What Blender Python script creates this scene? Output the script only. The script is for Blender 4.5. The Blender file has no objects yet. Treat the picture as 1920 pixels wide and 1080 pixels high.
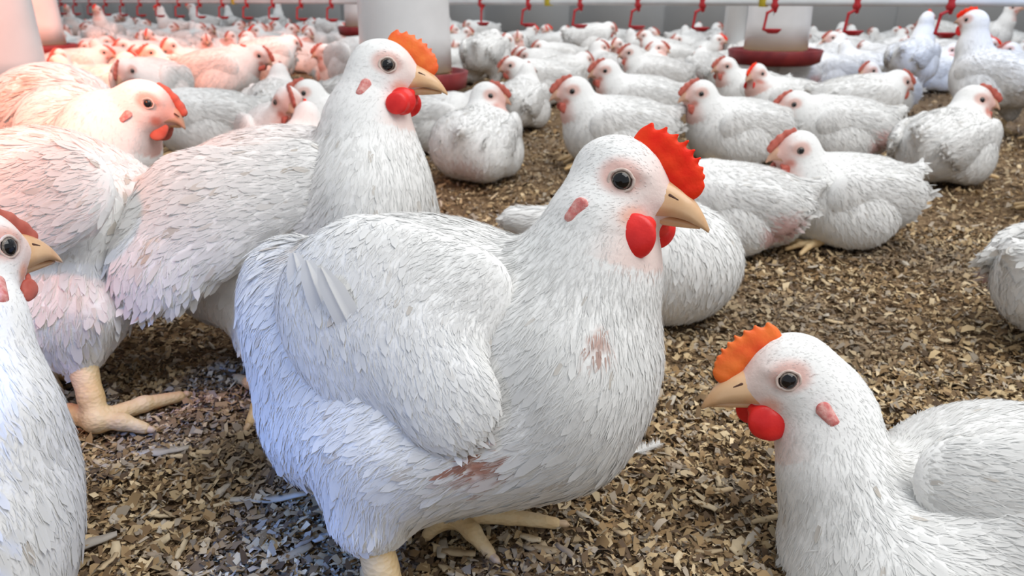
import bpy, math, random
import numpy as np
from mathutils import Vector, Matrix

random.seed(7)
rng = np.random.default_rng(7)
C = bpy.context.scene.collection
sc = bpy.context.scene

# ------------------------------------------------------------------ camera
F = 1387.0
H = 0.386
PIT = math.radians(21.2)
CAM = np.array([0.0, 0.0, H])
FW = np.array([0, math.cos(PIT), -math.sin(PIT)])
UP = np.array([0, math.sin(PIT), math.cos(PIT)])
RT = np.array([1.0, 0, 0])
ZU = np.array([0, 0, 1.0])

cam = bpy.data.cameras.new('camera')
cam.sensor_width = 36.0
cam.lens = F * 36.0 / 1920.0
cam.clip_start = 0.02
cam.dof.use_dof = True
cam.dof.focus_distance = 0.50
cam.dof.aperture_fstop = cam.lens / 1000 / 0.0021
co = bpy.data.objects.new('camera', cam)
C.objects.link(co)
co.location = CAM
co.rotation_euler = (math.radians(90) - PIT, 0, 0)
sc.camera = co

# ------------------------------------------------------------------ light
sc.view_settings.view_transform = 'Standard'
sc.view_settings.look = 'None'
sc.view_settings.exposure = 0.48
sc.view_settings.gamma = 1.0
sc.view_settings.use_curve_mapping = False
w = bpy.data.worlds.new('daylight')
sc.world = w
w.use_nodes = True
wn = w.node_tree.nodes['Background']
wn.inputs[0].default_value = (0.86, 0.93, 1.0, 1)
wn.inputs[1].default_value = 0.44


def area_light(name, loc, target, size, power, color):
    l = bpy.data.lights.new(name, 'AREA')
    l.shape = 'RECTANGLE'
    l.size, l.size_y = size
    l.energy = power
    l.color = color
    o = bpy.data.objects.new(name, l)
    C.objects.link(o)
    o.location = loc
    o.rotation_euler = (Vector(target) - Vector(loc)).to_track_quat('-Z', 'Y').to_euler()
    return o


def spot_light(name, loc, target, power, color, angle, blend=1.0, radius=0.12):
    l = bpy.data.lights.new(name, 'SPOT')
    l.energy = power
    l.color = color
    l.spot_size = math.radians(angle)
    l.spot_blend = blend
    l.shadow_soft_size = radius
    o = bpy.data.objects.new(name, l)
    C.objects.link(o)
    o.location = loc
    o.rotation_euler = (Vector(target) - Vector(loc)).to_track_quat('-Z', 'Y').to_euler()
    return o


area_light('overhead_fill', (1.2, 0.3, 2.6), (0.2, 0.9, 0), (2.2, 2.2), 52, (1, 0.98, 0.95))  # unseen area light, added overhead as soft general fill
area_light('overhead_fill', (0.9, 3.6, 2.9), (0.9, 5.6, 0.2), (4.0, 2.4), 62, (1, 0.98, 0.96))  # second added fill, tilted to brighten the back wall and rear birds


# made-up spots out of view: orange tint over the left flock, blue tint elsewhere
spot_light('warm_tint_spot', (-1.1, 1.0, 2.3), (-2.3, 3.3, 0), 640, (1, .20, .05), 62)
spot_light('warm_tint_spot', (-.78, .20, 1.15), (-.66, .86, .28), 75, (1, .20, .05), 44)
spot_light('cool_tint_spot', (-.62, -.05, .62), (-.31, .40, 0), 30, (.04, .26, 1), 40)
spot_light('cool_tint_spot', (1.7, 1.1, 1.9), (2.2, 2.9, 0), 90, (.08, .34, 1), 52)


# ------------------------------------------------------------------ pixels to points (design aid)
def P(u, v, d):
    return CAM + d * (FW + (u - 960) / F * RT - (v - 540) / F * UP)


def G(u, v, z=0.0):
    r = FW + (u - 960) / F * RT - (v - 540) / F * UP
    return CAM + r * ((z - H) / r[2])


def unit(a):
    a = np.asarray(a, float)
    return a / max(1e-9, np.linalg.norm(a))


# ------------------------------------------------------------------ materials
def mat(name, color=None, rough=0.6, attr=None, spec=0.3, sss=0.0, build=None, coat=0.0):
    m = bpy.data.materials.new(name)
    m.use_nodes = True
    nt = m.node_tree
    b = nt.nodes['Principled BSDF']
    b.inputs['Roughness'].default_value = rough
    b.inputs['Specular IOR Level'].default_value = spec
    b.inputs['Coat Weight'].default_value = coat
    if color:
        b.inputs['Base Color'].default_value = (*color, 1)
    if attr:
        a = nt.nodes.new('ShaderNodeAttribute')
        a.attribute_name = attr
        nt.links.new(a.outputs['Color'], b.inputs['Base Color'])
    if sss:
        b.inputs['Subsurface Weight'].default_value = sss
        b.inputs['Subsurface Radius'].default_value = (1, .4, .3)
        b.inputs['Subsurface Scale'].default_value = 0.004
    if build:
        build(nt, b)
    return m


def nbump(nt, b, scale, strength, dist=0.001, detail=4, kind='noise', stretch=None):
    tc = nt.nodes.new('ShaderNodeTexCoord')
    src = tc.outputs['Object']
    if stretch:
        mp = nt.nodes.new('ShaderNodeMapping')
        mp.inputs['Scale'].default_value = stretch
        nt.links.new(src, mp.inputs['Vector'])
        src = mp.outputs['Vector']
    if kind == 'noise':
        t = nt.nodes.new('ShaderNodeTexNoise')
        t.inputs['Detail'].default_value = detail
        out = t.outputs['Fac']
    else:
        t = nt.nodes.new('ShaderNodeTexVoronoi')
        out = t.outputs['Distance']
    t.inputs['Scale'].default_value = scale
    nt.links.new(src, t.inputs['Vector'])
    bp = nt.nodes.new('ShaderNodeBump')
    bp.inputs['Strength'].default_value = strength
    bp.inputs['Distance'].default_value = dist
    nt.links.new(out, bp.inputs['Height'])
    nt.links.new(bp.outputs['Normal'], b.inputs['Normal'])
    return t, out


def tint(nt, b, col1, col2, scale, detail=4):
    tc = nt.nodes.new('ShaderNodeTexCoord')
    t = nt.nodes.new('ShaderNodeTexNoise')
    t.inputs['Scale'].default_value = scale
    t.inputs['Detail'].default_value = detail
    nt.links.new(tc.outputs['Object'], t.inputs['Vector'])
    r = nt.nodes.new('ShaderNodeValToRGB')
    r.color_ramp.elements[0].position = .35
    r.color_ramp.elements[1].position = .65
    r.color_ramp.elements[0].color = (*col1, 1)
    r.color_ramp.elements[1].color = (*col2, 1)
    nt.links.new(t.outputs['Fac'], r.inputs['Fac'])
    nt.links.new(r.outputs['Color'], b.inputs['Base Color'])


M = {}
M['skin'] = mat('feathered_skin', rough=.8, attr='col', spec=.1, build=lambda nt, b: nbump(nt, b, 260, .35, .0012))
def feather_mat(nt, b):
    out = nt.nodes['Material Output']
    tr = nt.nodes.new('ShaderNodeBsdfTranslucent')
    a = [n for n in nt.nodes if n.type == 'ATTRIBUTE'][0]
    nt.links.new(a.outputs['Color'], tr.inputs['Color'])
    mx = nt.nodes.new('ShaderNodeMixShader')
    mx.inputs[0].default_value = .22
    nt.links.new(b.outputs[0], mx.inputs[1])
    nt.links.new(tr.outputs[0], mx.inputs[2])
    nt.links.new(mx.outputs[0], out.inputs[0])
M['feather'] = mat('white_feather', rough=.75, attr='col', spec=.12, build=feather_mat)
M['comb'] = mat('red_comb', rough=.5, spec=.2, sss=.15, coat=.0,
                build=lambda nt, b: (tint(nt, b, (.90, .022, .006), (.96, .06, .012), 60), nbump(nt, b, 420, .35, .0008)))
M['comb_orange'] = mat('orange_comb', rough=.45, spec=.35, sss=.3, coat=.1,
                build=lambda nt, b: (tint(nt, b, (.88, .09, .015), (.92, .20, .03), 50), nbump(nt, b, 420, .35, .0008)))
M['comb_pink'] = mat('pink_comb', rough=.5, spec=.3,
                build=lambda nt, b: (tint(nt, b, (.42, .085, .06), (.54, .15, .11), 60), nbump(nt, b, 420, .3, .0008)))
M['wattle'] = mat('red_wattle', rough=.4, spec=.35, sss=.2, coat=.1,
                  build=lambda nt, b: (tint(nt, b, (.70, .015, .015), (.84, .03, .025), 70), nbump(nt, b, 500, .3, .0006)))
M['lobe'] = mat('pink_ear_lobe', rough=.6, spec=.2,
                build=lambda nt, b: (tint(nt, b, (.60, .16, .15), (.74, .40, .36), 260), nbump(nt, b, 500, .5, .0008)))
M['beak_young'] = mat('pink_horn_beak', rough=.4, spec=.35, build=lambda nt, b: tint(nt, b, (.52, .29, .20), (.62, .39, .27), 55))
M['beak'] = mat('horn_beak', rough=.32, spec=.45, coat=.2,
                build=lambda nt, b: (tint(nt, b, (.66, .38, .19), (.76, .49, .28), 55), nbump(nt, b, 120, .12, .0006, stretch=(.3, 1, 1))))
M['nostril'] = mat('dark_nostril', (.10, .045, .03), .6)
M['iris'] = mat('grey_brown_iris', rough=.25, build=lambda nt, b: tint(nt, b, (.12, .095, .075), (.26, .22, .19), 900))
M['pupil'] = mat('black_pupil', rough=.04, spec=.35, coat=.25, build=lambda nt, b: tint(nt, b, (.004, .004, .006), (.008, .007, .007), 200))
M['lid'] = mat('pale_eyelid', rough=.6, build=lambda nt, b: (tint(nt, b, (.60, .46, .40), (.72, .60, .54), 300), nbump(nt, b, 900, .3, .0004)))
M['shank'] = mat('yellow_scaly_leg', rough=.5, spec=.3, sss=.1,
                 build=lambda nt, b: (tint(nt, b, (.66, .45, .22), (.78, .60, .36), 40), nbump(nt, b, 230, .5, .0012, kind='vor', stretch=(1, 1, 1.7))))
M['claw'] = mat('pale_claw', rough=.35, spec=.4, build=lambda nt, b: tint(nt, b, (.50, .34, .20), (.66, .48, .32), 120))
M['pipe'] = mat('grey_plastic_pipe', rough=.4, build=lambda nt, b: (tint(nt, b, (.50, .51, .52), (.60, .61, .62), 9), nbump(nt, b, 60, .1, .001)))
M['red_plastic'] = mat('dull_red_plastic', rough=.4, build=lambda nt, b: (tint(nt, b, (.36, .015, .022), (.46, .03, .035), 25), nbump(nt, b, 150, .1, .0008)))
M['pan_red'] = mat('dark_red_pan_plastic', rough=.45, build=lambda nt, b: (tint(nt, b, (.17, .018, .022), (.26, .03, .03), 18), nbump(nt, b, 90, .15, .001)))
M['yellow'] = mat('yellow_plastic', rough=.45, build=lambda nt, b: (tint(nt, b, (.58, .45, .03), (.68, .55, .06), 40), nbump(nt, b, 150, .1, .0008)))
M['white_plastic'] = mat('white_feeder_plastic', rough=.30, spec=.5, build=lambda nt, b: (tint(nt, b, (.70, .69, .69), (.80, .79, .79), 6), nbump(nt, b, 25, .05, .002)))
M['metal'] = mat('galvanised_steel', rough=.35, build=lambda nt, b: (tint(nt, b, (.40, .41, .42), (.55, .56, .57), 30), nbump(nt, b, 80, .1, .0006)))
M['wall'] = mat('grey_wall_sheet', rough=.55, build=lambda nt, b: (tint(nt, b, (.76, .79, .82), (.83, .86, .88), 1.3), nbump(nt, b, 12, .08, .004)))
M['white_paint'] = mat('white_painted_post', rough=.45, build=lambda nt, b: (tint(nt, b, (.78, .79, .80), (.85, .85, .85), 5), nbump(nt, b, 40, .1, .001)))
M['chip'] = mat('wood_shaving', rough=.8, attr='col', spec=.15, build=lambda nt, b: nbump(nt, b, 700, .3, .0005, stretch=(1, .3, 1)))
M['grain'] = mat('feed_crumble', rough=.9, build=lambda nt, b: (tint(nt, b, (.42, .27, .11), (.62, .44, .22), 160), nbump(nt, b, 300, .6, .003)))

def litter(nt, b):
    tc = nt.nodes.new('ShaderNodeTexCoord')
    v = nt.nodes.new('ShaderNodeTexVoronoi')
    v.inputs['Scale'].default_value = 190
    n = nt.nodes.new('ShaderNodeTexNoise')
    n.inputs['Scale'].default_value = 9
    n.inputs['Detail'].default_value = 8
    nd = nt.nodes.new('ShaderNodeTexNoise')
    nd.inputs['Scale'].default_value = 60
    ad = nt.nodes.new('ShaderNodeMixRGB')
    ad.inputs[0].default_value = .06
    nt.links.new(tc.outputs['Object'], ad.inputs[1])
    nt.links.new(tc.outputs['Object'], nd.inputs['Vector'])
    nt.links.new(nd.outputs['Color'], ad.inputs[2])
    nt.links.new(ad.outputs[0], v.inputs['Vector'])
    nt.links.new(tc.outputs['Object'], n.inputs['Vector'])
    sep = nt.nodes.new('ShaderNodeSeparateColor')
    nt.links.new(v.outputs['Color'], sep.inputs[0])
    r = nt.nodes.new('ShaderNodeValToRGB')
    cr = r.color_ramp
    cr.elements[0].color = (.055, .036, .022, 1)
    cr.elements[1].color = (.40, .29, .17, 1)
    e = cr.elements.new(.35); e.color = (.14, .09, .05, 1)
    e = cr.elements.new(.7); e.color = (.25, .17, .10, 1)
    nt.links.new(sep.outputs[0], r.inputs[0])
    mx = nt.nodes.new('ShaderNodeMixRGB')
    mx.blend_type = 'MULTIPLY'
    mx.inputs[0].default_value = .7
    r2 = nt.nodes.new('ShaderNodeValToRGB')
    r2.color_ramp.elements[0].color = (.55, .5, .45, 1)
    r2.color_ramp.elements[1].color = (1.1, 1.05, 1.0, 1)
    nt.links.new(n.outputs['Fac'], r2.inputs[0])
    nt.links.new(r.outputs[0], mx.inputs[1])
    nt.links.new(r2.outputs[0], mx.inputs[2])
    nt.links.new(mx.outputs[0], b.inputs['Base Color'])
    bp = nt.nodes.new('ShaderNodeBump')
    bp.inputs['Strength'].default_value = .9
    bp.inputs['Distance'].default_value = .004
    nt.links.new(sep.outputs[1], bp.inputs['Height'])
    nt.links.new(bp.outputs['Normal'], b.inputs['Normal'])
M['litter'] = mat('litter_bed', rough=.9, spec=.1, build=litter)


# ------------------------------------------------------------------ mesh helpers
def np_mesh(name, verts, quads=None, tris=None, col=None, normals=None, smooth=True, mats=(), fmat=None):
    verts = np.asarray(verts, np.float32).reshape(-1, 3)
    loops, sizes = [], []
    if quads is not None and len(quads):
        q = np.asarray(quads, np.int32)
        loops.append(q.ravel()); sizes.append(np.full(len(q), 4, np.int32))
    if tris is not None and len(tris):
        t = np.asarray(tris, np.int32)
        loops.append(t.ravel()); sizes.append(np.full(len(t), 3, np.int32))
    loops = np.concatenate(loops); sizes = np.concatenate(sizes)
    me = bpy.data.meshes.new(name)
    me.vertices.add(len(verts))
    me.vertices.foreach_set('co', verts.ravel())
    me.loops.add(len(loops))
    me.loops.foreach_set('vertex_index', loops)
    me.polygons.add(len(sizes))
    st = np.zeros(len(sizes), np.int32)
    st[1:] = np.cumsum(sizes)[:-1]
    me.polygons.foreach_set('loop_start', st)
    if smooth:
        me.polygons.foreach_set('use_smooth', np.ones(len(sizes), bool))
    for m in mats:
        me.materials.append(m)
    if fmat is not None:
        me.polygons.foreach_set('material_index', np.asarray(fmat, np.int32))
    me.update(calc_edges=True)
    if col is not None:
        a = me.color_attributes.new('col', 'FLOAT_COLOR', 'POINT')
        c4 = np.ones((len(verts), 4), np.float32)
        c4[:, :3] = col
        a.data.foreach_set('color', c4.ravel())
    if normals is not None:
        nn = np.asarray(normals, np.float32)
        me.normals_split_custom_set_from_vertices(nn.tolist())
    return me


def obj(name, me, parent=None, **props):
    o = bpy.data.objects.new(name, me)
    C.objects.link(o)
    if parent:
        o.parent = parent
    for k, v in props.items():
        o[k] = v
    return o


def empty(name, loc, label=None, cat=None, group=None, rz=0.0):
    o = bpy.data.objects.new(name, None)
    o.empty_display_size = .05
    C.objects.link(o)
    o.location = loc
    o.rotation_euler = (0, 0, rz)
    if label: o['label'] = label
    if cat: o['category'] = cat
    if group: o['group'] = group
    return o


# ------------------------------------------------------------------ implicit surfaces
def ell(c, r, R=None):
    c = np.asarray(c, float); r = np.asarray(r, float)
    def f(p):
        q = p - c
        if R is not None:
            q = q @ R.T
        a = q / r
        k0 = np.sqrt((a * a).sum(1)) + 1e-9
        b = a / r
        k1 = np.sqrt((b * b).sum(1)) + 1e-9
        return k0 * (k0 - 1) / k1
    f.box = (c - r.max(), c + r.max())
    return f


def cone(a, b, ra, rb, ax=None, fl=1.0):
    a = np.asarray(a, float); b = np.asarray(b, float)
    if ax is not None:
        ax = unit(ax)
    ba = b - a
    if ax is not None:
        ba = ba + ax * (ba @ ax) * (1 / fl - 1)
    L2 = ba @ ba + 1e-12
    def f(p):
        q = p - a
        if ax is not None:
            q = q + np.outer(q @ ax, ax) * (1 / fl - 1)
        h = np.clip(q @ ba / L2, 0, 1)
        d = np.sqrt(((q - h[:, None] * ba) ** 2).sum(1)) - (ra + (rb - ra) * h)
        return d * (1 if ax is None else max(fl, .45))
    m = max(ra, rb)
    f.box = (np.minimum(a, b) - m, np.maximum(a, b) + m)
    return f


class SDF:
    def __init__(self, prims, floor=None):
        self.prims = [(p if isinstance(p, tuple) else (p, .02)) for p in prims]
        self.floor = floor
        lo = np.min([p.box[0] for p, _ in self.prims], 0)
        hi = np.max([p.box[1] for p, _ in self.prims], 0)
        self.lo, self.hi = lo - .012, hi + .012

    def __call__(self, p):
        d = self.prims[0][0](p)
        for f, k in self.prims[1:]:
            e = f(p)
            h = np.maximum(k - np.abs(d - e), 0) / k
            d = np.minimum(d, e) - h * h * k * .25
        if self.floor is not None:
            e = self.floor - p[:, 2]
            h = np.maximum(.012 - np.abs(d - e), 0) / .012
            d = np.maximum(d, e) + h * h * .003
        return d

    def grad(self, p, e=.0008):
        g = np.zeros_like(p)
        for s in ((1, -1, -1), (-1, -1, 1), (-1, 1, -1), (1, 1, 1)):
            s = np.array(s, float)
            g += np.outer(self(p + s * e), s)
        g /= 4 * e
        return g

    def project(self, p, off=0.0, it=2):
        p = p.copy()
        for _ in range(it):
            d = self(p) - off
            g = self.grad(p)
            p -= np.clip(d / np.maximum((g * g).sum(1), .2), -.01, .01)[:, None] * g
        return p

    def normals(self, p):
        g = self.grad(p)
        return g / np.maximum(np.linalg.norm(g, axis=1), 1e-9)[:, None]


def nets(f, h):
    n = np.maximum(np.ceil((f.hi - f.lo) / (4 * h)).astype(int), 2) * 4 + 1
    ax = [f.lo[i] + h * np.arange(n[i]) for i in range(3)]
    cx = [a[::4] for a in ax]
    cp = np.stack(np.meshgrid(*cx, indexing='ij'), -1).reshape(-1, 3)
    cv = f(cp).reshape([len(a) for a in cx])
    near = np.abs(cv) < 4 * h * 2.2
    nr = near.copy()
    for a in range(3):
        s = np.roll(nr, 1, a) | np.roll(nr, -1, a) | nr
        nr = s
    big = np.kron(nr, np.ones((4, 4, 4), bool))[:n[0], :n[1], :n[2]]
    val = np.kron(cv, np.ones((4, 4, 4)))[:n[0], :n[1], :n[2]].copy()
    idx = np.argwhere(big)
    pts = f.lo + idx * h
    out = np.empty(len(pts))
    for s in range(0, len(pts), 400000):
        out[s:s + 400000] = f(pts[s:s + 400000])
    val[big] = out
    ins = val < 0
    cnt = np.zeros(np.array(n) - 1, np.int8)
    for dx in (0, 1):
        for dy in (0, 1):
            for dz in (0, 1):
                cnt += ins[dx:n[0] - 1 + dx, dy:n[1] - 1 + dy, dz:n[2] - 1 + dz]
    act = (cnt > 0) & (cnt < 8)
    cells = np.argwhere(act)
    vid = np.full(act.shape, -1, np.int64)
    vid[act] = np.arange(len(cells))
    acc = np.zeros((len(cells), 3)); num = np.zeros(len(cells))
    for a in range(3):
        o1, o2 = [i for i in range(3) if i != a]
        for s1 in (0, 1):
            for s2 in (0, 1):
                c0 = cells.copy(); c0[:, o1] += s1; c0[:, o2] += s2
                c1 = c0.copy(); c1[:, a] += 1
                v0 = val[tuple(c0.T)]; v1 = val[tuple(c1.T)]
                x = (v0 < 0) != (v1 < 0)
                t = np.where(x, v0 / np.where(x, v0 - v1, 1), 0)
                pt = c0.astype(float); pt[:, a] += t
                acc[x] += pt[x]; num[x] += 1
    verts = f.lo + h * acc / num[:, None]
    quads = []
    for a in range(3):
        o1, o2 = [(1, 2), (2, 0), (0, 1)][a]
        sl0 = [slice(None)] * 3; sl1 = [slice(None)] * 3
        sl0[a] = slice(0, n[a] - 1); sl1[a] = slice(1, n[a])
        i0 = ins[tuple(sl0)]; i1 = ins[tuple(sl1)]
        e = np.argwhere(i0 != i1)
        ok = (e[:, o1] > 0) & (e[:, o2] > 0) & (e[:, o1] < n[o1] - 1) & (e[:, o2] < n[o2] - 1)
        e = e[ok]
        flip = i1[tuple(e.T)]
        def cell(d1, d2):
            c = e.copy(); c[:, o1] -= d1; c[:, o2] -= d2
            return vid[tuple(c.T)]
        q = np.stack([cell(1, 1), cell(0, 1), cell(0, 0), cell(1, 0)], 1)
        q[flip] = q[flip][:, ::-1]
        quads.append(q)
    quads = np.concatenate(quads)
    quads = quads[(quads >= 0).all(1)]
    verts = f.project(verts, 0, 2)
    return verts, quads


def sdf_mesh(name, prims, h, material, floor=None, org=(0, 0, 0), col=None):
    f = SDF(prims, floor)
    v, q = nets(f, h)
    return np_mesh(name, v - np.asarray(org), q, col=None if col is None else np.tile(col, (len(v), 1)),
                   normals=None, mats=[material]), f


def smooth01(x, a, b):
    t = np.clip((x - a) / (b - a), 0, 1)
    return t * t * (3 - 2 * t)


# ------------------------------------------------------------------ plumage: thin real feathers lying on a surface
def scatter_points(v, q, n):
    t = np.concatenate([q[:, [0, 1, 2]], q[:, [0, 2, 3]]])
    a, b, c = v[t[:, 0]], v[t[:, 1]], v[t[:, 2]]
    ar = np.linalg.norm(np.cross(b - a, c - a), axis=1)
    k = rng.choice(len(t), n, p=ar / ar.sum())
    r1, r2 = rng.random(n), rng.random(n)
    s = np.sqrt(r1)
    return a[k] * (1 - s)[:, None] + b[k] * (s * (1 - r2))[:, None] + c[k] * (s * r2)[:, None]


def feathers(f, pts, flow, length, width, lift, color, round_tip=False, jit=.19):
    """returns verts, tris, cols, normals"""
    n = f.normals(pts)
    d = flow(pts)
    d = d + rng.normal(0, jit, d.shape)
    d = d - (d * n).sum(1)[:, None] * n
    d /= np.maximum(np.linalg.norm(d, axis=1), 1e-6)[:, None]
    s = np.cross(n, d)
    L = length[:, None]; W = width[:, None] * .5
    lf = lift * (.4 + 1.2 * rng.random(len(pts)))
    p0 = pts - n * .0012
    p1 = f.project(pts + d * L * .5, 0, 1); p1 = p1 + n * (lf * length * .35)[:, None]
    p2 = f.project(pts + d * L, 0, 1); p2 = p2 + n * (lf * length)[:, None]
    N = len(pts)
    if round_tip:
        pm = p1 * .35 + p2 * .65
        V = np.stack([p0 - s * W * .35, p0 + s * W * .35, p1 - s * W, p1 + s * W, pm - s * W * .8, pm + s * W * .8, p2], 1)
        T = np.array([[0, 1, 3], [0, 3, 2], [2, 3, 5], [2, 5, 4], [4, 5, 6]])
    else:
        V = np.stack([p0 - s * W * .8, p0 + s * W * .8, p1 - s * W, p1 + s * W, p2], 1)
        T = np.array([[0, 1, 3], [0, 3, 2], [2, 3, 4]])
    # winding so that the geometric normal looks outwards
    T = T[:, ::-1] if np.einsum('ij,ij->i', np.cross(V[:, T[0, 1]] - V[:, T[0, 0]], V[:, T[0, 2]] - V[:, T[0, 0]]), n).mean() < 0 else T
    m = V.shape[1]
    tr = (np.arange(N)[:, None, None] * m + T[None]).reshape(-1, 3)
    fn = n - d * (lf * .2)[:, None]
    fn = fn + s * rng.normal(0, .06, N)[:, None]
    fn /= np.linalg.norm(fn, axis=1)[:, None]
    nn = np.repeat(fn[:, None], m, 1).reshape(-1, 3)
    cc = np.repeat(color[:, None], m, 1).reshape(-1, 3)
    return V.reshape(-1, 3), tr, cc, nn


def merge(parts):
    V, T, Cc, N = [], [], [], []
    o = 0
    for v, t, c, n in parts:
        V.append(v); T.append(t + o); Cc.append(c); N.append(n)
        o += len(v)
    return np.concatenate(V), np.concatenate(T), np.concatenate(Cc), np.concatenate(N)


def flow_field(guides):
    gp = np.array([g[0] for g in guides], float)
    gd = np.array([unit(g[1]) for g in guides])
    def f(p):
        w = 1 / (((p[:, None] - gp[None]) ** 2).sum(2) + 1e-4) ** 2
        w /= w.sum(1)[:, None]
        return w @ gd
    return f


WHITE = np.array([.86, .855, .84])


def blade(base, direction, side, normal, L, W, bend=.15, n=9, camber=.12, org=(0, 0, 0)):
    """a single long flight feather with a raised shaft"""
    d, s, nn = unit(direction), unit(side), unit(normal)
    V, Q = [], []
    for i in range(n):
        t = i / (n - 1)
        w = W * .5 * (math.sin(math.pi * min(1, .12 + t * .88)) ** .55 if t < .999 else 0.04) * (1.0 if t > .1 else .5)
        c = np.asarray(base) + d * L * t + s * bend * L * t * t - nn * camber * L * t * t
        for k, x in enumerate((-1, -.45, -.06, 0, .06, .45, 1)):
            h = (.0011 if k == 3 else 0) - camber * .8 * w * x * x
            V.append(c + s * w * x * (1.15 if x > 0 else .85) + nn * h)
    m = 7
    for i in range(n - 1):
        for k in range(m - 1):
            Q.append((i * m + k, i * m + k + 1, (i + 1) * m + k + 1, (i + 1) * m + k))
    V = np.array(V) - np.asarray(org)
    return np_mesh('flight_feather', V, Q, col=np.tile(np.array([.87, .865, .85]), (len(V), 1)), mats=[M['feather']])


# ------------------------------------------------------------------ head
class Head:
    def __init__(self, O, x, up, s=1.0):
        self.O = np.asarray(O, float)
        self.x = unit(x)
        self.y = unit(np.cross(up, self.x))
        self.z = np.cross(self.x, self.y)
        self.s = s
        self.R = np.stack([self.x, self.y, self.z])

    def w(self, p):
        return self.O + (np.asarray(p, float) * self.s) @ self.R

    def l(self, p):
        return ((p - self.O) @ self.R.T) / self.s

    def prims(self):
        s = self.s
        E = lambda c, r: ell(self.w(c), np.array(r) * s, self.R)
        K = lambda a, b, ra, rb: cone(self.w(a), self.w(b), ra * s, rb * s)
        return [(E((-.003, 0, .003), (.0335, .0235, .0285)), .012 * s),
                (K((.002, 0, -.002), (.032, 0, -.002), .0215, .0105), .012 * s),
                (E((-.004, .008, -.014), (.021, .0145, .016)), .01 * s),
                (E((-.004, -.008, -.014), (.021, .0145, .016)), .01 * s),
                (E((.006, .0165, .0125), (.013, .006, .005)), .006 * s),
                (E((.006, -.0165, .0125), (.013, .006, .005)), .006 * s),
                (K((.016, 0, -.017), (-.012, 0, -.028), .0105, .021), .014 * s)]

    def bare(self, p):
        """0 on feathered surface, 1 on the bare face"""
        q = self.l(p)
        face = smooth01(q[:, 0], .012, .026) * (np.linalg.norm(q * [1, 1, 1], axis=1) < .06)
        e = np.hypot(q[:, 0] - .0053, q[:, 2] - .0052)
        eye = (1 - smooth01(e, .008, .014)) * (np.abs(q[:, 1]) > .008) * (np.abs(q[:, 1]) < .04)
        return np.maximum(face, eye)

    def side(self, x, z, sy, f):
        """distance from the middle plane to the surface of the head at (x, z)"""
        ys = np.linspace(.004, .045, 83)
        d = f(np.array([self.w((x, sy * y, z)) for y in ys]))
        k = np.argmax(d > 0)
        return float(ys[k]) if d[k] > 0 else .024

    def color(self, p, col, pink=1.0, young=False):
        q = self.l(p)
        near = np.linalg.norm(q, axis=1) < .065
        e = np.hypot((q[:, 0] - .004) / 1.3, q[:, 2] - .008)
        eye = (1 - smooth01(e, .0075, .0145)) * near
        face = smooth01(q[:, 0], .0, .03) * near
        mouth = (1 - smooth01(np.hypot(q[:, 0] - .02, q[:, 2] + .013), .002, .010)) * near
        for m, c, k in (((face, (.66, .36, .30), .75), (eye, (.62, .34, .28), .7), (mouth, (.60, .22, .17), .8)) if young else ((face, (.82, .62, .56), .75), (eye, (.70, .40, .34), .8), (mouth, (.76, .34, .22), .7))):
            m = (m * k * pink)[:, None]
            col = col * (1 - m) + np.array(c) * m
        return col

    def build(self, root, org, f, detail=2, comb=None, comb_size=1.0, young=False, wattle_size=None):
        s = self.s
        W = lambda p: self.w(p)
        org = np.asarray(org)
        hh = .0010 * s if detail == 2 else .0022 * s
        # comb
        nb = 9 if detail == 2 else 5
        base = [(.043, .0105), (.036, .016), (.026, .0225), (.014, .0275), (.003, .0300)]
        tips = [(.0515, .0165), (.0475, .0265), (.0385, .0355), (.0250, .0415), (.0070, .0430)]
        def ip(c, t):
            t *= len(c) - 1
            i = min(int(t), len(c) - 2)
            return tuple(c[i][j] * (1 - t + i) + c[i + 1][j] * (t - i) for j in (0, 1))
        pr = []
        q_ = min(1.0, .42 + .65 * comb_size)
        for i in range(nb):
            t = i / (nb - 1)
            b, q = ip(base, t), ip(tips, t)
            q = (b[0] + (q[0] - b[0]) * comb_size * (1.06 if i % 2 else .98), b[1] + (q[1] - b[1]) * comb_size * (1.06 if i % 2 else .98))
            pr.append((cone(W((b[0], 0, b[1] - .003)), W((q[0] - .001, 0, q[1])), .0046 * s * q_, .0010 * s, self.y, .62), .0020 * s))
        for i in range(4):
            b, q = base[i], base[i + 1]
            pr.append((cone(W((b[0], 0, b[1])), W((q[0], 0, q[1])), .0050 * s * q_, .0048 * s * q_, self.y, .75), .0035 * s))
            mb = [base[j][0] + (tips[j][0] - base[j][0]) * .42 * comb_size for j in (i, i + 1)], [base[j][1] + (tips[j][1] - base[j][1]) * .42 * comb_size for j in (i, i + 1)]
            pr.append((cone(W((mb[0][0], 0, mb[1][0])), W((mb[0][1], 0, mb[1][1])), .0050 * s * q_, .0048 * s * q_, self.y, .5), .0030 * s))
        me, _ = sdf_mesh('comb', pr, hh, comb or M['comb'], org=org)
        obj('comb', me, root)
        # beak
        V, Q = [], []
        n, m = 14, 13
        for i in range(n):
            t = i / (n - 1)
            x = .024 + (.027 if young else .0415) * t
            zr = .0138 - .0030 * t - .0190 * t ** 2.5
            ze = -.0128 + .0062 * math.sin(min(1, t * 1.25) * math.pi * .62) - .0035 * t ** 5
            if zr < ze + .0006: zr = ze + .0006
            wd = .0128 * (1 - t ** 1.7) + .0008
            for k in range(m):
                a = -math.pi / 2 + math.pi * k / (m - 1)
                ca = max(0, math.cos(a))
                V.append(W((x, wd * math.sin(a), ze + (zr - ze) * ca ** .75)))
        for i in range(n - 1):
            for k in range(m):
                k2 = (k + 1) % m
                Q.append((i * m + k, i * m + k2, (i + 1) * m + k2, (i + 1) * m + k))
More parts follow.
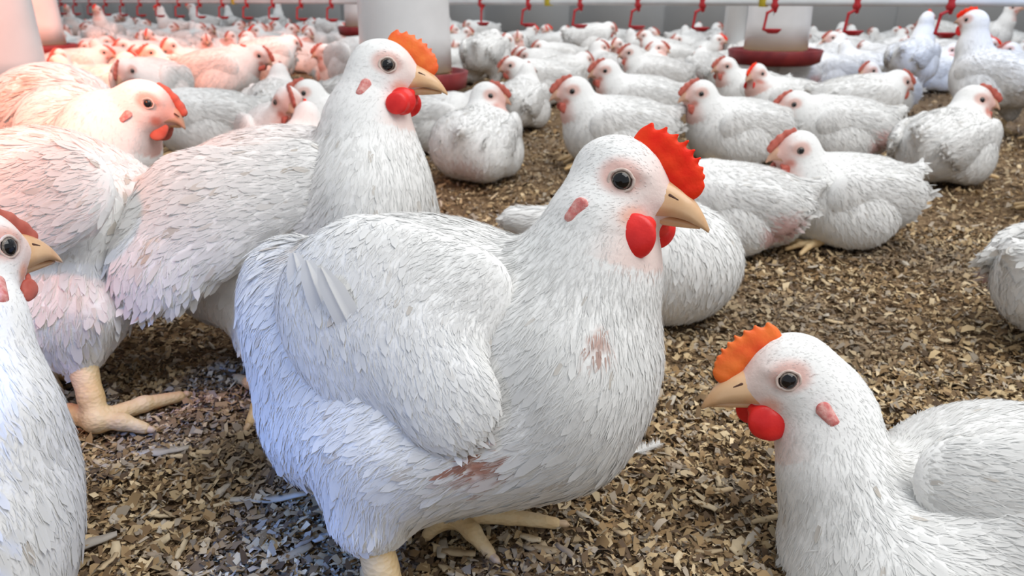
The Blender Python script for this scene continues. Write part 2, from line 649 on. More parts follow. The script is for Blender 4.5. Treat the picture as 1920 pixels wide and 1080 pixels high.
        T = [((n - 1) * m, (n - 1) * m + k, (n - 1) * m + k + 1) for k in range(1, m - 1)]
        b = obj('upper_beak' if detail == 2 else 'beak', np_mesh('beak', np.array(V) - org, np.array(Q)[:, ::-1], np.array(T)[:, ::-1], mats=[M['beak_young'] if young else M['beak']]), root)
        V, Q = [], []
        for i in range(10):
            t = i / 9
            x = .017 + (.028 if young else .0425) * t
            zt = -.0133 + .0060 * math.sin(min(1, t * 1.2) * math.pi * .6)
            zb = -.0188 + .0085 * t ** 1.4
            zb = min(zb, zt - .0008)
            wd = .0103 * (1 - t ** 1.7) + .0007
            for k in range(10):
                a = 2 * math.pi * k / 10
                V.append(W((x, wd * math.cos(a), (zt + zb) / 2 + (zt - zb) / 2 * math.sin(a))))
        for i in range(9):
            for k in range(10):
                k2 = (k + 1) % 10
                Q.append((i * 10 + k, i * 10 + k2, (i + 1) * 10 + k2, (i + 1) * 10 + k))
        T = [(90, 90 + k, 91 + k) for k in range(1, 9)]
        if detail == 2:
            obj('lower_beak', np_mesh('lower_beak', np.array(V) - org, np.array(Q)[:, ::-1], np.array(T)[:, ::-1], mats=[M['beak']]), root)
            for sy in (1, -1):
                me, _ = sdf_mesh('nostril', [(cone(W((.0350, sy * .0094, .0050)), W((.0410, sy * .0084, .0036)), .0011 * s, .0008 * s), .001)], .0006 * s, M['nostril'], org=org)
                obj('nostril', me, b)
        # wattles, eyes, ear lobes
        for sy in (1, -1):
            if True:
                wo_ = .0012 if young else .0072
                wk = wattle_size or (.55 if young else 1.0)
                y0, y1, y2 = self.side(.029, -.0165, sy, f), self.side(.0245, -.0255, sy, f), self.side(.021, -.030, sy, f)
                y1 = max(y0, y1 if y1 < .0235 else .0135); y2 = max(y1, y2 if y2 < .0235 else .0145)
                me, _ = sdf_mesh('wattle', [(cone(W((.030, sy * (y0 + .001), -.0165)), W((.0250, sy * (y1 + wo_), -.0255)), .0060 * s * wk, .0118 * s * wk, self.y, .30), .006 * s),
                                            (cone(W((.0250, sy * (y1 + wo_), -.0255)), W((.0215, sy * (y2 + wo_ * 1.5), -.0290)), .0120 * s * wk, .0126 * s * wk, self.y, .32), .006 * s)],
                                 hh, M['wattle'] if comb is not M['comb_pink'] else M['comb_pink'], org=org)
                obj('wattle', me, root)
            if detail == 2:
                me, _ = sdf_mesh('ear_lobe', [(cone(W((-.0110, sy * (self.side(-.011, -.017, sy, f) - .0008), -.017)), W((-.0145, sy * (self.side(-.0145, -.026, sy, f) - .0008), -.026)), .0056 * s, .0040 * s, self.y, .38), .003)], .0012 * s, M['lobe'], org=org)
                obj('ear_lobe', me, root)
            # eye ball as a dome with pupil and iris rings
            c = np.array((.0053, sy * (self.side(.0053, .0052, sy, f) - .0036), .0052))
            ax = unit((.16, sy, .05))
            e1 = unit(np.cross(ax, (0, 0, 1))); e2 = np.cross(ax, e1)
            r = .0064 if young else .0074
            V, Q, fm = [], [], []
            rings = [0.02, .2, .4, .6, .78, .98, 1.15, 1.5]
            ns = 20
            for a in rings:
                for k in range(ns):
                    th = 2 * math.pi * k / ns
                    V.append(W(c + r * (ax * math.cos(a) + (e1 * math.cos(th) + e2 * math.sin(th)) * math.sin(a))))
            for i in range(len(rings) - 1):
                for k in range(ns):
                    k2 = (k + 1) % ns
                    q = (i * ns + k, i * ns + k2, (i + 1) * ns + k2, (i + 1) * ns + k)
                    Q.append(q); fm.append(1 if i == 4 else 0)
            T = [(0, k, k + 1) for k in range(1, ns - 1)]
            fm += [0] * len(T)
            ve = np.array(V) - org
            e = obj('eye', np_mesh('eye', ve, Q, T, mats=[M['pupil'], M['iris']], fmat=fm), root)
            if detail == 2:
                V, Q = [], []
                for k in range(28):
                    th = 2 * math.pi * k / 28
                    dr = e1 * math.cos(th) + e2 * math.sin(th)
                    cc = c + ax * (r * .52) + dr * (r * .98) * (1.12 if abs(math.cos(th)) > .8 else 1)
                    for j in range(8):
                        ph = 2 * math.pi * j / 8
                        V.append(W(cc + (dr * math.cos(ph) * 1.3 + ax * math.sin(ph)) * .0008))
                for k in range(28):
                    for j in range(8):
                        Q.append((k * 8 + j, ((k + 1) % 28) * 8 + j, ((k + 1) % 28) * 8 + (j + 1) % 8, k * 8 + (j + 1) % 8))
                obj('eyelid', np_mesh('eyelid', np.array(V) - org, Q, mats=[M['lid']]), e)


# ------------------------------------------------------------------ legs
def leg(root, org, hock, ankle, toes, r=.0105, h=.0022, claws=True, hind=None):
    org = np.asarray(org)
    hock, ankle = np.asarray(hock, float), np.asarray(ankle, float)
    pr = [(cone(hock, hock * .35 + ankle * .65, r * 1.15, r * .85), .006), (cone(hock * .35 + ankle * .65, ankle, r * .85, r * .9), .006)]
    cl = []
    for t in list(toes) + ([hind] if hind is not None else []):
        t = np.asarray(t, float)
        rt = r * .62
        t[2] = max(t[2], rt * .7)
        mid = ankle * .45 + t * .55
        mid[2] = max(mid[2], rt) + .003
        pr += [(cone(ankle, mid, r * .72, rt), .006), (cone(mid, t, rt, rt * .72), .004)]
        d = unit(t - mid)
        tip = t + d * .013
        tip[2] = max(.0015, t[2] - .004)
        cl.append((t + d * .001, t + d * .008 + (0, 0, .001), tip, rt * .55))
    me, _ = sdf_mesh('leg', pr, h, M['shank'], org=org)
    o = obj('leg', me, root)
    if claws:
        for a, b, c, rr in cl:
            me, _ = sdf_mesh('claw', [(cone(a, b, rr, rr * .7), .002), (cone(b, c, rr * .7, .0006), .002)], .0012, M['claw'], org=org)
            obj('claw', me, o)
    return o


# ------------------------------------------------------------------ a whole bird
def bird(name, label, prims, head, guides, org, group=None, res=.003, n_fuzz=20000, n_contour=3000, wings=(), legs=(), patches=(),
         detail=2, floor=.003, fuzz_len=.013, white=WHITE, comb=None, comb_size=1.0, dirt=.03, pink=1.0, head_on=True, young=False, wattle_size=None, dirt_col=(.50, .42, .33)):
    org = np.asarray(org, float)
    root = empty(name, org, label, 'chicken', group)
    hp = head.prims() if head_on else []
    f = SDF(prims + hp, floor)
    v, q = nets(f, res)
    def tone(p):
        c = np.tile(white, (len(p), 1))
        for ctr, rad, colr, k in patches:
            d = np.linalg.norm((p - ctr), axis=1) / rad
            d = d + .22 * np.sin(p[:, 0] * 310 + p[:, 2] * 190) * np.sin(p[:, 1] * 270 + p[:, 2] * 330)
            m = ((1 - smooth01(d, .55, 1.1)) * k)[:, None]
            c = c * (1 - m) + np.array(colr) * m
        return c
    def bareness(p):
        b = head.bare(p) if head_on else np.zeros(len(p))
        for ctr, rad, colr, k in patches:
            d = np.linalg.norm((p - ctr), axis=1) / rad
            b = np.maximum(b, (1 - smooth01(d, .4, 1.0)) * .7 * k)
        return b
    cv = tone(v)
    if head_on:
        cv = head.color(v, cv, pink, young)
    body = obj('body', np_mesh('body', v - org, q, col=cv, mats=[M['skin']]), root)
    fl = flow_field(guides)
    def plume(ff, vv, qq, nf, nc, flw, lenk=1.0, body_part=True):
        parts = []
        pts = scatter_points(vv, qq, nf)
        if body_part:
            pts = pts[rng.random(len(pts)) > bareness(pts) * .97]
        hd = np.linalg.norm(pts - head.O, axis=1) / head.s if head_on else np.full(len(pts), .3)
        k = smooth01(hd, .025, .12)
        if floor is not None:
            keep = pts[:, 2] > floor + .004
            pts, k = pts[keep], k[keep]
        N = len(pts)
        L = (.0045 + (fuzz_len - .0045) * k) * (.6 + .8 * rng.random(N)) * lenk
        Wd = (.0006 + .0004 * k) * (.7 + .6 * rng.random(N)) * (1 if detail == 2 else 1.9)
        base = tone(pts)
        if head_on and body_part:
            base = head.color(pts, base, pink * .55, young)
        cc = base * (.975 + .025 * rng.random(N))[:, None]
        parts.append(feathers(ff, pts, flw, L, Wd, (.03 if detail == 2 else .08) + .09 * rng.random(N), cc))
        if nc:
            pts = scatter_points(vv, qq, nc)
            hd = np.linalg.norm(pts - head.O, axis=1) / head.s if head_on else np.full(len(pts), .3)
            keep = (hd > .075) & (rng.random(len(pts)) > bareness(pts) * .95)
            if floor is not None:
                keep &= pts[:, 2] > floor + .006
            pts, k = pts[keep], smooth01(hd[keep], .07, .2)
            N = len(pts)
            L = (.013 + .014 * k) * (.7 + .6 * rng.random(N)) * lenk
            Wd = L * (.13 + .16 * rng.random(N))
            cc = tone(pts) * (.95 + .05 * rng.random(N))[:, None]
            dm = (rng.random(N) < dirt)[:, None] * (rng.random(N) * .6)[:, None]
            cc = cc * (1 - dm) + np.array(dirt_col) * dm
            parts.append(feathers(ff, pts, flw, L, Wd, .02 + .05 * rng.random(N), cc, True, .16))
        return merge(parts)
    V, T, Cc, N = plume(f, v, q, n_fuzz, n_contour, fl)
    pl = obj('plumage', np_mesh('plumage', V - org, tris=T, col=Cc, normals=N, mats=[M['feather']]), root)
    pl['kind'] = 'stuff'
    for wd in wings:
        wf = SDF(wd['prims'], floor)
        wv, wq = nets(wf, res)
        wo = obj('wing', np_mesh('wing', wv - org, wq, col=tone(wv), mats=[M['skin']]), root)
        V, T, Cc, N = plume(wf, wv, wq, int(n_fuzz * .25), int(max(n_contour, 200) * .35), flow_field(wd['guides']), wd.get('lenk', 1.0))
        wp = obj('wing_plumage', np_mesh('wing_plumage', V - org, tris=T, col=Cc, normals=N, mats=[M['feather']]), wo)
        wp['kind'] = 'stuff'
        for bl in wd.get('blades', ()):
            obj('flight_feather', blade(*bl, org=org), wo)
    for lg in legs:
        leg(root, org, **lg)
    if head_on:
        head.build(root, org, f, detail, comb, comb_size=comb_size, young=young, wattle_size=wattle_size)
    return root

# ------------------------------------------------------------------ setting
def wall_pt(t):
    a, b = G(1900, 80), G(300, 46)
    return a + (b - a) * t

A, B = wall_pt(-.6), wall_pt(2.6)
wd = unit(B - A)
wn_ = np.array([-wd[1], wd[0], 0]) * (1 if (-wd[1] * A[0] + wd[0] * A[1]) < 0 else -1)   # towards the camera


def box_along(p, d, nrm, L, T, z0, z1):
    d, nrm = unit(d), unit(nrm)
    V = []
    for z in (z0, z1):
        for a, b in ((0, 0), (L, 0), (L, T), (0, T)):
            q = p + d * a + nrm * b
            V.append((q[0], q[1], z))
    Q = [(0, 3, 2, 1), (4, 5, 6, 7), (0, 1, 5, 4), (1, 2, 6, 5), (2, 3, 7, 6), (3, 0, 4, 7)]
    return V, Q


wall_root = empty('wall_back', (0, 0, 0))
wall_root['kind'] = 'structure'
V, Q = box_along(A, wd, -wn_, np.linalg.norm(B - A), .1, 0, 2.6)
o = obj('wall_core', np_mesh('wall_core', V, Q, smooth=False, mats=[M['wall']]), wall_root)
# sheets of the wall, each its own piece with an open joint
pw = 1.25
for i in range(int(np.linalg.norm(B - A) / pw)):
    V, Q = box_along(A + wd * (i * pw + .012), wd, wn_, pw - .024, .012 + .004 * (i % 2), 0.005, 2.55)
    obj('panel', np_mesh('panel', V, Q, smooth=False, mats=[M['wall']]), wall_root)

# floor: gently lumpy litter bed
nx, ny = 200, 200
xs = np.linspace(-1, 1, nx); ys = np.linspace(0, 1, ny)
gx, gy = np.meshgrid(xs, ys, indexing='ij')
Y = -1.2 + 23 * gy ** 2.2
X = gx * (3.2 + np.maximum(Y, 0) * 1.0)
def lumps(x, y):
    return (.0035 * np.sin(x * 23 + 1.3 * np.sin(y * 17)) * np.sin(y * 27 + x * 7) + .003 * np.sin(x * 61 + y * 13) * np.sin(y * 53 - x * 19)) / (1 + .25 * y * y) - .004
Z = lumps(X, Y)
V = np.stack([X, Y, Z], -1).reshape(-1, 3)
ii = np.arange(nx * ny).reshape(nx, ny)
Q = np.stack([ii[:-1, :-1], ii[1:, :-1], ii[1:, 1:], ii[:-1, 1:]], -1).reshape(-1, 4)
o = obj('floor', np_mesh('floor', V, Q, mats=[M['litter']]))
o['kind'] = 'structure'

# wood shavings
CH = np.array([(.34, .23, .12), (.50, .37, .21), (.62, .49, .31), (.20, .13, .07), (.12, .08, .05), (.30, .25, .19), (.42, .35, .27), (.27, .17, .08)])
CP = np.array([.2, .17, .10, .18, .11, .1, .07, .07])


def chip_verts(n, L, Wd, curl):
    a = rng.random(n) * 2 * np.pi
    tx = rng.normal(0, .28, n); ty = rng.normal(0, .32, n)
    V = np.zeros((n, 6, 3))
    for k, (x, y) in enumerate(((-.5, -.5), (0, -.5), (.5, -.35), (.5, .3), (0, .5), (-.5, .5))):
        wob = 1 + rng.normal(0, .16, n)
        lx = x * L * wob; ly = y * Wd * (1 + rng.normal(0, .2, n))
        lz = curl * L * (x * x * 4 - .5) * .22 + rng.normal(0, .0004, n)
        V[:, k, 0] = lx * np.cos(a) - ly * np.sin(a)
        V[:, k, 1] = lx * np.sin(a) + ly * np.cos(a)
        V[:, k, 2] = lz + lx * tx + ly * ty
    return V


def scatter_chips(n, d0, d1, lmin, lmax):
    r = rng.random(n)
    d = np.sqrt(d0 * d0 + r * (d1 * d1 - d0 * d0))
    x = (rng.random(n) * 2 - 1) * (d * .92 + .12)
    L = lmin + (lmax - lmin) * rng.random(n) ** 2.6
    Wd = L * (.22 + .4 * rng.random(n))
    V = chip_verts(n, L, Wd, rng.normal(0, 1, n))
    V[:, :, 0] += x[:, None]; V[:, :, 1] += d[:, None]
    z = lumps(x, d)
    V[:, :, 2] += (z + .001 + .0045 * rng.random(n) - V[:, :, 2].min(1) * .75)[:, None]
    c = CH[rng.choice(len(CH), n, p=CP)] * (.75 + .5 * rng.random((n, 1)))
    # grey trampled manure patches: a colour of the litter itself
    patch = smooth01(np.sin(x * 9 + 2 * np.sin(d * 5)) * np.sin(d * 8 + x * 3), .1, .8)[:, None] * .5
    c = c * (1 - patch) + np.array((.19, .155, .12)) * patch
    return V, c


sv, scol = [], []
for a in ((70000, .22, .75, .0025, .0125), (56000, .7, 1.3, .003, .014), (38000, 1.2, 2.4, .005, .018), (9000, 2.3, 4.5, .01, .024)):
    v_, c_ = scatter_chips(*a)
    sv.append(v_); scol.append(c_)
sv = np.concatenate(sv); scol = np.concatenate(scol)
n = len(sv)
Q = (np.arange(n)[:, None, None] * 6 + np.array([[0, 1, 4, 5], [1, 2, 3, 4]])[None]).reshape(-1, 4)
o = obj('wood_shavings', np_mesh('wood_shavings', sv.reshape(-1, 3), Q, col=np.repeat(scol, 6, 0), smooth=False, mats=[M['chip']]))
o['kind'] = 'stuff'; o['label'] = 'brown and straw coloured wood shavings covering the barn floor'; o['category'] = 'litter'


def big_chip(p, L, W, rz, colr, label, group=None, name='wood_chip', th=.0016, tilt=(0, 0)):
    pts = []
    nL = 7
    for i in range(nL):
        t = i / (nL - 1) - .5
        w0 = W * (.5 - .22 * abs(t) * 2 + random.uniform(-.08, .08))
        w1 = W * (.5 - .22 * abs(t) * 2 + random.uniform(-.08, .08))
        zc = .12 * L * (t * t) + random.uniform(-.0006, .0006)
        for (y, z) in ((-w0, zc), (w1, zc + .0004), (w1, zc + th), (-w0, zc + th)):
            pts.append((t * L, y, z))
    Q = []
    for i in range(nL - 1):
        for k in range(4):
            k2 = (k + 1) % 4
            Q.append((i * 4 + k, i * 4 + k2, (i + 1) * 4 + k2, (i + 1) * 4 + k))
    Q += [(3, 2, 1, 0), tuple((nL - 1) * 4 + k for k in range(4))]
    me = np_mesh(name, pts, np.array(Q)[:, ::-1], col=np.tile(np.array(colr), (len(pts), 1)) * (.9 + .2 * rng.random((len(pts), 1))), smooth=False, mats=[M['chip']])
    o = obj(name, me)
    o.location = (p[0], p[1], lumps(p[0], p[1]) + .005)
    o.rotation_euler = (tilt[0], tilt[1], rz)
    o['label'] = label; o['category'] = 'wood chip'
    if group: o['group'] = group
    return o


big_chip(G(505, 936), .062, .010, .12, (.52, .47, .38), 'long pale flat wood splinter on the litter behind the tail of the big hen')
big_chip(G(1385, 1020), .022, .014, .9, (.62, .50, .33), 'broad tan wood chip standing below the beak of the small hen', tilt=(.5, .1))
big_chip(G(860, 1040), .026, .008, -.1, (.50, .38, .24), 'brown wood chip lying under the toes of the big hen')
big_chip(G(160, 1030), .045, .012, .5, (.40, .36, .31), 'large grey wood flake on the litter by the lower edge of the flock gap')
big_chip(G(300, 845), .05, .012, .2, (.45, .40, .33), 'pale jagged wood flake in front of the foot of the standing hen')
big_chip(G(1440, 975), .03, .006, .3, (.5, .38, .23), 'thin straw coloured sliver by the neck of the small hen')
gr = 'loose wood chips on the litter'
for i in range(90):
    for _ in range(50):
        u, v = random.uniform(140, 1900), random.uniform(480, 1075)
        if (470 < u < 1240 and v < 960) or (u < 480 and v < 640) or (u > 1440 and v > 640): continue
        break
    p = G(u, v)
    c = random.choice([(.55, .42, .26), (.62, .50, .33), (.42, .32, .2), (.35, .28, .21), (.5, .44, .36)])
    big_chip(p, random.uniform(.012, .026), random.uniform(.004, .009), random.uniform(0, 6.3), c, 'loose wood chip lying on the brown litter', gr, tilt=(random.gauss(0, .3), random.gauss(0, .2)))


# a lost down feather on the litter
def down_feather(u, v, label):
    p = G(u, v)
    root = empty('down_feather', (p[0], p[1], lumps(p[0], p[1]) + .009), label, 'feather')
    V, T = [], []
    for i in range(220):
        t = random.random()
        base = np.array([-.016 + .03 * t, 0, .001])
        d = unit((random.uniform(.1, .8), random.choice((-1, 1)) * random.uniform(.3, 1), random.uniform(0, .7)))
        L = .012 * (1 - .5 * t) * random.uniform(.6, 1.2)
        s = unit(np.cross(d, (0, 0, 1))) * .0004
        k = len(V)
        V += [base - s, base + s, base + d * L]
        T.append((k, k + 1, k + 2))
    m = np_mesh('barbs', V, tris=T, col=np.tile(WHITE, (len(V), 1)), mats=[M['feather']])
    obj('barbs', m, root)['kind'] = 'stuff'
    me, _ = sdf_mesh('shaft', [cone((-.02, 0, .001), (.016, 0, .001), .0007, .0003)], .0005, M['feather'], col=WHITE)
    obj('shaft', me, root)
    root.rotation_euler = (0, 0, .5)
down_feather(1215, 848, 'small white down feather lying on the litter right of the big hen')


# ------------------------------------------------------------------ feeders
def lathe(profile, n=40):
    V, Q = [], []
    for r, z in profile:
        for k in range(n):
            a = 2 * math.pi * k / n
            V.append((r * math.cos(a), r * math.sin(a), z))
    for i in range(len(profile) - 1):
        for k in range(n):
            k2 = (k + 1) % n
            Q.append((i * n + k, i * n + k2, (i + 1) * n + k2, (i + 1) * n + k))
    return V, Q


def feeder(u, d, zpan, label, rt=.14, rp=.19, hp=.058):
    p = P(u, 120, d)
    r = empty('tube_feeder', (p[0], p[1], zpan), label, 'feeder', 'hanging tube feeders')
    V, Q = lathe([(.02, .004), (rp - .035, .0), (rp - .008, .012), (rp, hp), (rp - .006, hp + .003), (rp - .012, hp), (rp - .02, .02), (.02, .012)])
    obj('pan', np_mesh('pan', V, Q, mats=[M['pan_red']]), r)
    V, Q = lathe([(rp - .018, .03), (rt + .01, .046), (rt - .02, .055), (.02, .06)])
    obj('feed', np_mesh('feed', V, Q, mats=[M['grain']]), r)['kind'] = 'stuff'
    V, Q = lathe([(rt - .004, .062), (rt, .06), (rt * .985, .16), (rt * .965, .36), (rt * .94, .62), (rt * .93, .64), (rt * .92, .62), (rt - .006, .07)])
    obj('tube', np_mesh('tube', V, Q, mats=[M['white_plastic']]), r)
    V, Q = lathe([(rt * .95, .615), (rt * .98, .62), (rt * .98, .635), (rt * .93, .64)])
    obj('rim', np_mesh('rim', V, Q, mats=[M['white_plastic']]), r)
    V, Q = lathe([(.004, .02), (.004, 1.7)], 8)
    obj('hanging_rod', np_mesh('hanging_rod', V, Q, mats=[M['metal']]), r)
    for k in range(4):
        a = k * math.pi / 2 + .4
        V, Q = box_along(np.array((math.cos(a) * .004, math.sin(a) * .004, 0)), (math.cos(a), math.sin(a), 0), (-math.sin(a), math.cos(a), 0), rt - .01, .006, .60, .606)
        obj('spoke', np_mesh('spoke', V, Q, smooth=False, mats=[M['metal']]), r)
    return r


feeder(762, 2.28, .125, 'white tube feeder with dark red pan behind the head of the tall hen')
feeder(1450, 3.1, .140, 'white tube feeder standing beside the white wall post', rt=.128)
feeder(76, 3.9, .115, 'white tube feeder with dark pan partly behind the nearer white feeder')
feeder(-24, 2.0, .08, 'nearer white tube feeder cut by the frame edge at the back of the flock')
feeder(692, 5.0, .17, 'small distant tube feeder with dark red pan behind the drinker cups')

# white post at the wall
pp = P(1379, 60, 4.4)
V, Q = box_along(np.array((pp[0] - .055, pp[1], 0)), (1, 0, 0), (0, 1, 0), .11, .07, 0, 2.6)
po = obj('pillar_post', np_mesh('pillar_post', V, Q, smooth=False, mats=[M['white_paint']]))
po['kind'] = 'structure'

# ------------------------------------------------------------------ nipple drinker line
D0 = 2.35
CUP_Z = .275
def line_pt(i, z):
    X = .594 * D0 - .0936 * D0 * i
    d = D0 * (1 + .0713 * i)
    y = (d - (H - z) * math.sin(PIT)) / math.cos(PIT)
    return np.array((X, y, z))


PZ = H - .004
a, b = line_pt(-4, PZ), line_pt(27, PZ)
dl = unit(b - a)
nl = np.array((dl[1], -dl[0], 0))
nl = nl if nl[1] < 0 else -nl                    # towards the camera
dr = empty('drinker_line', line_pt(0, PZ), 'grey nipple drinker pipe running along the back above the birds', 'drinker')
org = np.array(line_pt(0, PZ))
me, _f = None, None
def tube(p, q, r, n=12, name='tube', m=None, parent=None, org=org):
    d = unit(q - p); e1 = unit(np.cross(d, (0, 0, 1.0001))); e2 = np.cross(d, e1)
    V, Q = [], []
    for c in (p, q):
        for k in range(n):
            a = 2 * math.pi * k / n
            V.append(c + (e1 * math.cos(a) + e2 * math.sin(a)) * r - org)
    for k in range(n):
        Q.append((k, (k + 1) % n, n + (k + 1) % n, n + k))
    return obj(name, np_mesh(name, V, np.array(Q), mats=[m]), parent)
tube(a, b, .0125, name='water_pipe', m=M['pipe'], parent=dr)
tube(a + (0, 0, .034), b + (0, 0, .034), .011, name='support_rail', m=M['metal'], parent=dr)
# one drip cup, then copies
o0 = np.zeros(3)
cx = np.array((1.0, 0, 0))
pr_saddle = [(cone((0, 0, -.008), (0, 0, .010), .019, .017, (1, 0, 0), .75), .004), (cone((0, 0, -.012), (.003, 0, -.030), .011, .007), .004)]
pr_arm = [(cone((0, -.004, -.022), (-.026, -.004, -.036), .0052, .0048), .004), (cone((-.026, -.004, -.036), (-.033, -.004, -.092), .0048, .0048), .004), (cone((-.033, -.004, -.092), (-.018, -.004, -.100), .0046, .0046), .004)]
saddle_me, _ = sdf_mesh('saddle', pr_saddle, .003, M['red_plastic'])
arm_me, _ = sdf_mesh('arm', pr_arm, .0025, M['red_plastic'])
V, Q = lathe([(.002, -.108), (.018, -.107), (.030, -.094), (.031, -.091), (.028, -.092), (.016, -.102), (.002, -.103)], 24)
V = [(x + .002, y - .004, z) for x, y, z in V]
cup_me = np_mesh('cup', V, Q, mats=[M['red_plastic']])
V, Q = lathe([(.0005, -.046), (.0022, -.044), (.0022, -.028)], 10)
pin_me = np_mesh('nipple', V, Q, mats=[M['metal']])
for i in range(-1, 27):
    p = line_pt(i, PZ)
    t = empty('drip_cup', p - org, None, None)
    t.parent = dr
    t.rotation_euler = (0, 0, random.gauss(0, .12) if i != 7 else 1.35)
    for nm, me in (('saddle', saddle_me), ('arm', arm_me), ('cup', cup_me), ('nipple', pin_me)):
        obj(nm, me, t)
for i in (2.15, 5.6, 14.5, 9.2):
    p = line_pt(i, PZ)
    V, Q = box_along(-dl * .011 + nl * -.016, dl, nl, .022, .034, -.016, .06)
    t = obj('yellow_clip', np_mesh('yellow_clip', V, Q, smooth=False, mats=[M['yellow']]), dr)
    t.location = p - org


# ------------------------------------------------------------------ the big birds in front
def pe(u, v, d, rx, rz, ry, rot=0, k=.03):
    c, s = math.cos(math.radians(rot)), math.sin(math.radians(rot))
    return (ell(P(u, v, d), (rx * d / F, rz * d / F, ry), np.stack([RT * c + UP * s, -RT * s + UP * c, FW])), k)


def pc(a, b, k=.03, ax=None, fl=1.0):
    return (cone(P(*a[:3]), P(*b[:3]), a[3] * a[2] / F, b[3] * b[2] / F, ax, fl), k)


def look(yaw, pitch, right=True):
    """unit vector: yaw towards the camera, pitch up, in camera axes"""
    x = RT * (1 if right else -1) * math.cos(yaw) - np.array((0, 1.0, 0)) * math.sin(yaw)
    z = unit(ZU * .5 + UP * .5)
    return unit(x * math.cos(pitch) + z * math.sin(pitch)), unit(z * math.cos(pitch) - x * math.sin(pitch))


rad = math.radians
L_, R_, D_ = -RT, RT, -ZU

# --- the big white hen in front
hx, hu = look(rad(25), rad(-14))
hd1 = Head(P(1166, 345, .50), hx, hu, 1.0)
pr = [pe(800, 648, .555, 330, 246, .086, -7), pe(1060, 690, .535, 160, 222, .082, 4), pe(830, 800, .545, 300, 155, .085),
      pe(568, 585, .605, 108, 148, .065, 18), pe(610, 770, .59, 100, 142, .07, 8),
      pc((730, 860, .505, 118), (694, 965, .497, 74)), pc((900, 850, .585, 100), (850, 930, .58, 50)),
      pc((1085, 640, .53, 142), (1112, 500, .515, 116)), pc((1112, 500, .515, 116), (1128, 415, .505, 98), .02)]
hen1 = dict(
    wings=[dict(prims=[pc((690, 570, .480, 118), (838, 752, .458, 100), .025, FW, .36), pc((885, 545, .480, 72), (700, 545, .488, 105), .03, FW, .32), pc((600, 560, .50, 52), (700, 720, .480, 55), .03, FW, .28)],
                guides=[(P(880, 500, .47), L_ * .6 + D_ * .6), (P(700, 520, .47), L_ * .3 + D_), (P(800, 680, .46), D_ + R_ * .25), (P(860, 800, .46), R_ * .5 + D_ * .7), (P(620, 640, .48), D_ + R_ * .4), (P(720, 790, .47), R_ + D_ * .5)], lenk=.62,
                blades=[(P(550, 474, .474), D_ + R_ * .16 - FW * .26, R_, -FW, .100, .022, .16, 9, .03), (P(574, 488, .462), D_ + R_ * .26 - FW * .22, R_, -FW, .098, .022, .13, 9, .03),
                        (P(602, 502, .455), D_ + R_ * .36 - FW * .16, R_, -FW, .090, .020, .10, 9, .03)])])
ank = P(848, 962, .572); ank[2] = .016
root = bird('chicken', 'large white hen standing in front with bright red comb and wattles', pr, hd1,
     [(hd1.O, -hx), (hd1.w((.02, 0, -.02)), -hx + D_ * .3), (P(1080, 330, .5), -hx + D_ * .8), (P(1100, 480, .49), D_ + L_ * .25), (P(1130, 600, .47), D_ + L_ * .2), (P(1190, 560, .5), D_),
      (P(1100, 760, .46), D_ * .8 + L_ * .6), (P(960, 880, .47), L_ + D_ * .3), (P(760, 400, .53), L_ + D_ * .3), (P(930, 420, .52), L_ + D_ * .2), (P(500, 560, .58), D_ * .9 + L_ * .4),
      (P(780, 890, .48), L_ * .8 + D_ * .4), (P(560, 780, .55), D_ + L_ * .2), (P(690, 980, .47), D_ + L_ * .1)],
     G(800, 1030), res=.003, n_fuzz=48000, n_contour=3000, fuzz_len=.014, dirt=.05, comb_size=1.05,
     patches=[(P(915, 852, .475), .022, (.42, .20, .14), .95), (P(1118, 645, .463), .011, (.45, .24, .18), .75), (P(590, 480, .53), .02, (.70, .62, .52), .5)],
     legs=[dict(hock=P(694, 985, .497), ankle=np.array(P(728, 1130, .497)) * (1, 1, 0) + (0, 0, .018), toes=[G(830, 1190), G(745, 1230), G(660, 1190)], r=.0125, hind=G(690, 1085)),
           dict(hock=P(830, 915, .578), ankle=ank, toes=[G(918, 1046), G(1040, 990), G(802, 1012)], r=.0105, hind=G(775, 965))], **hen1)

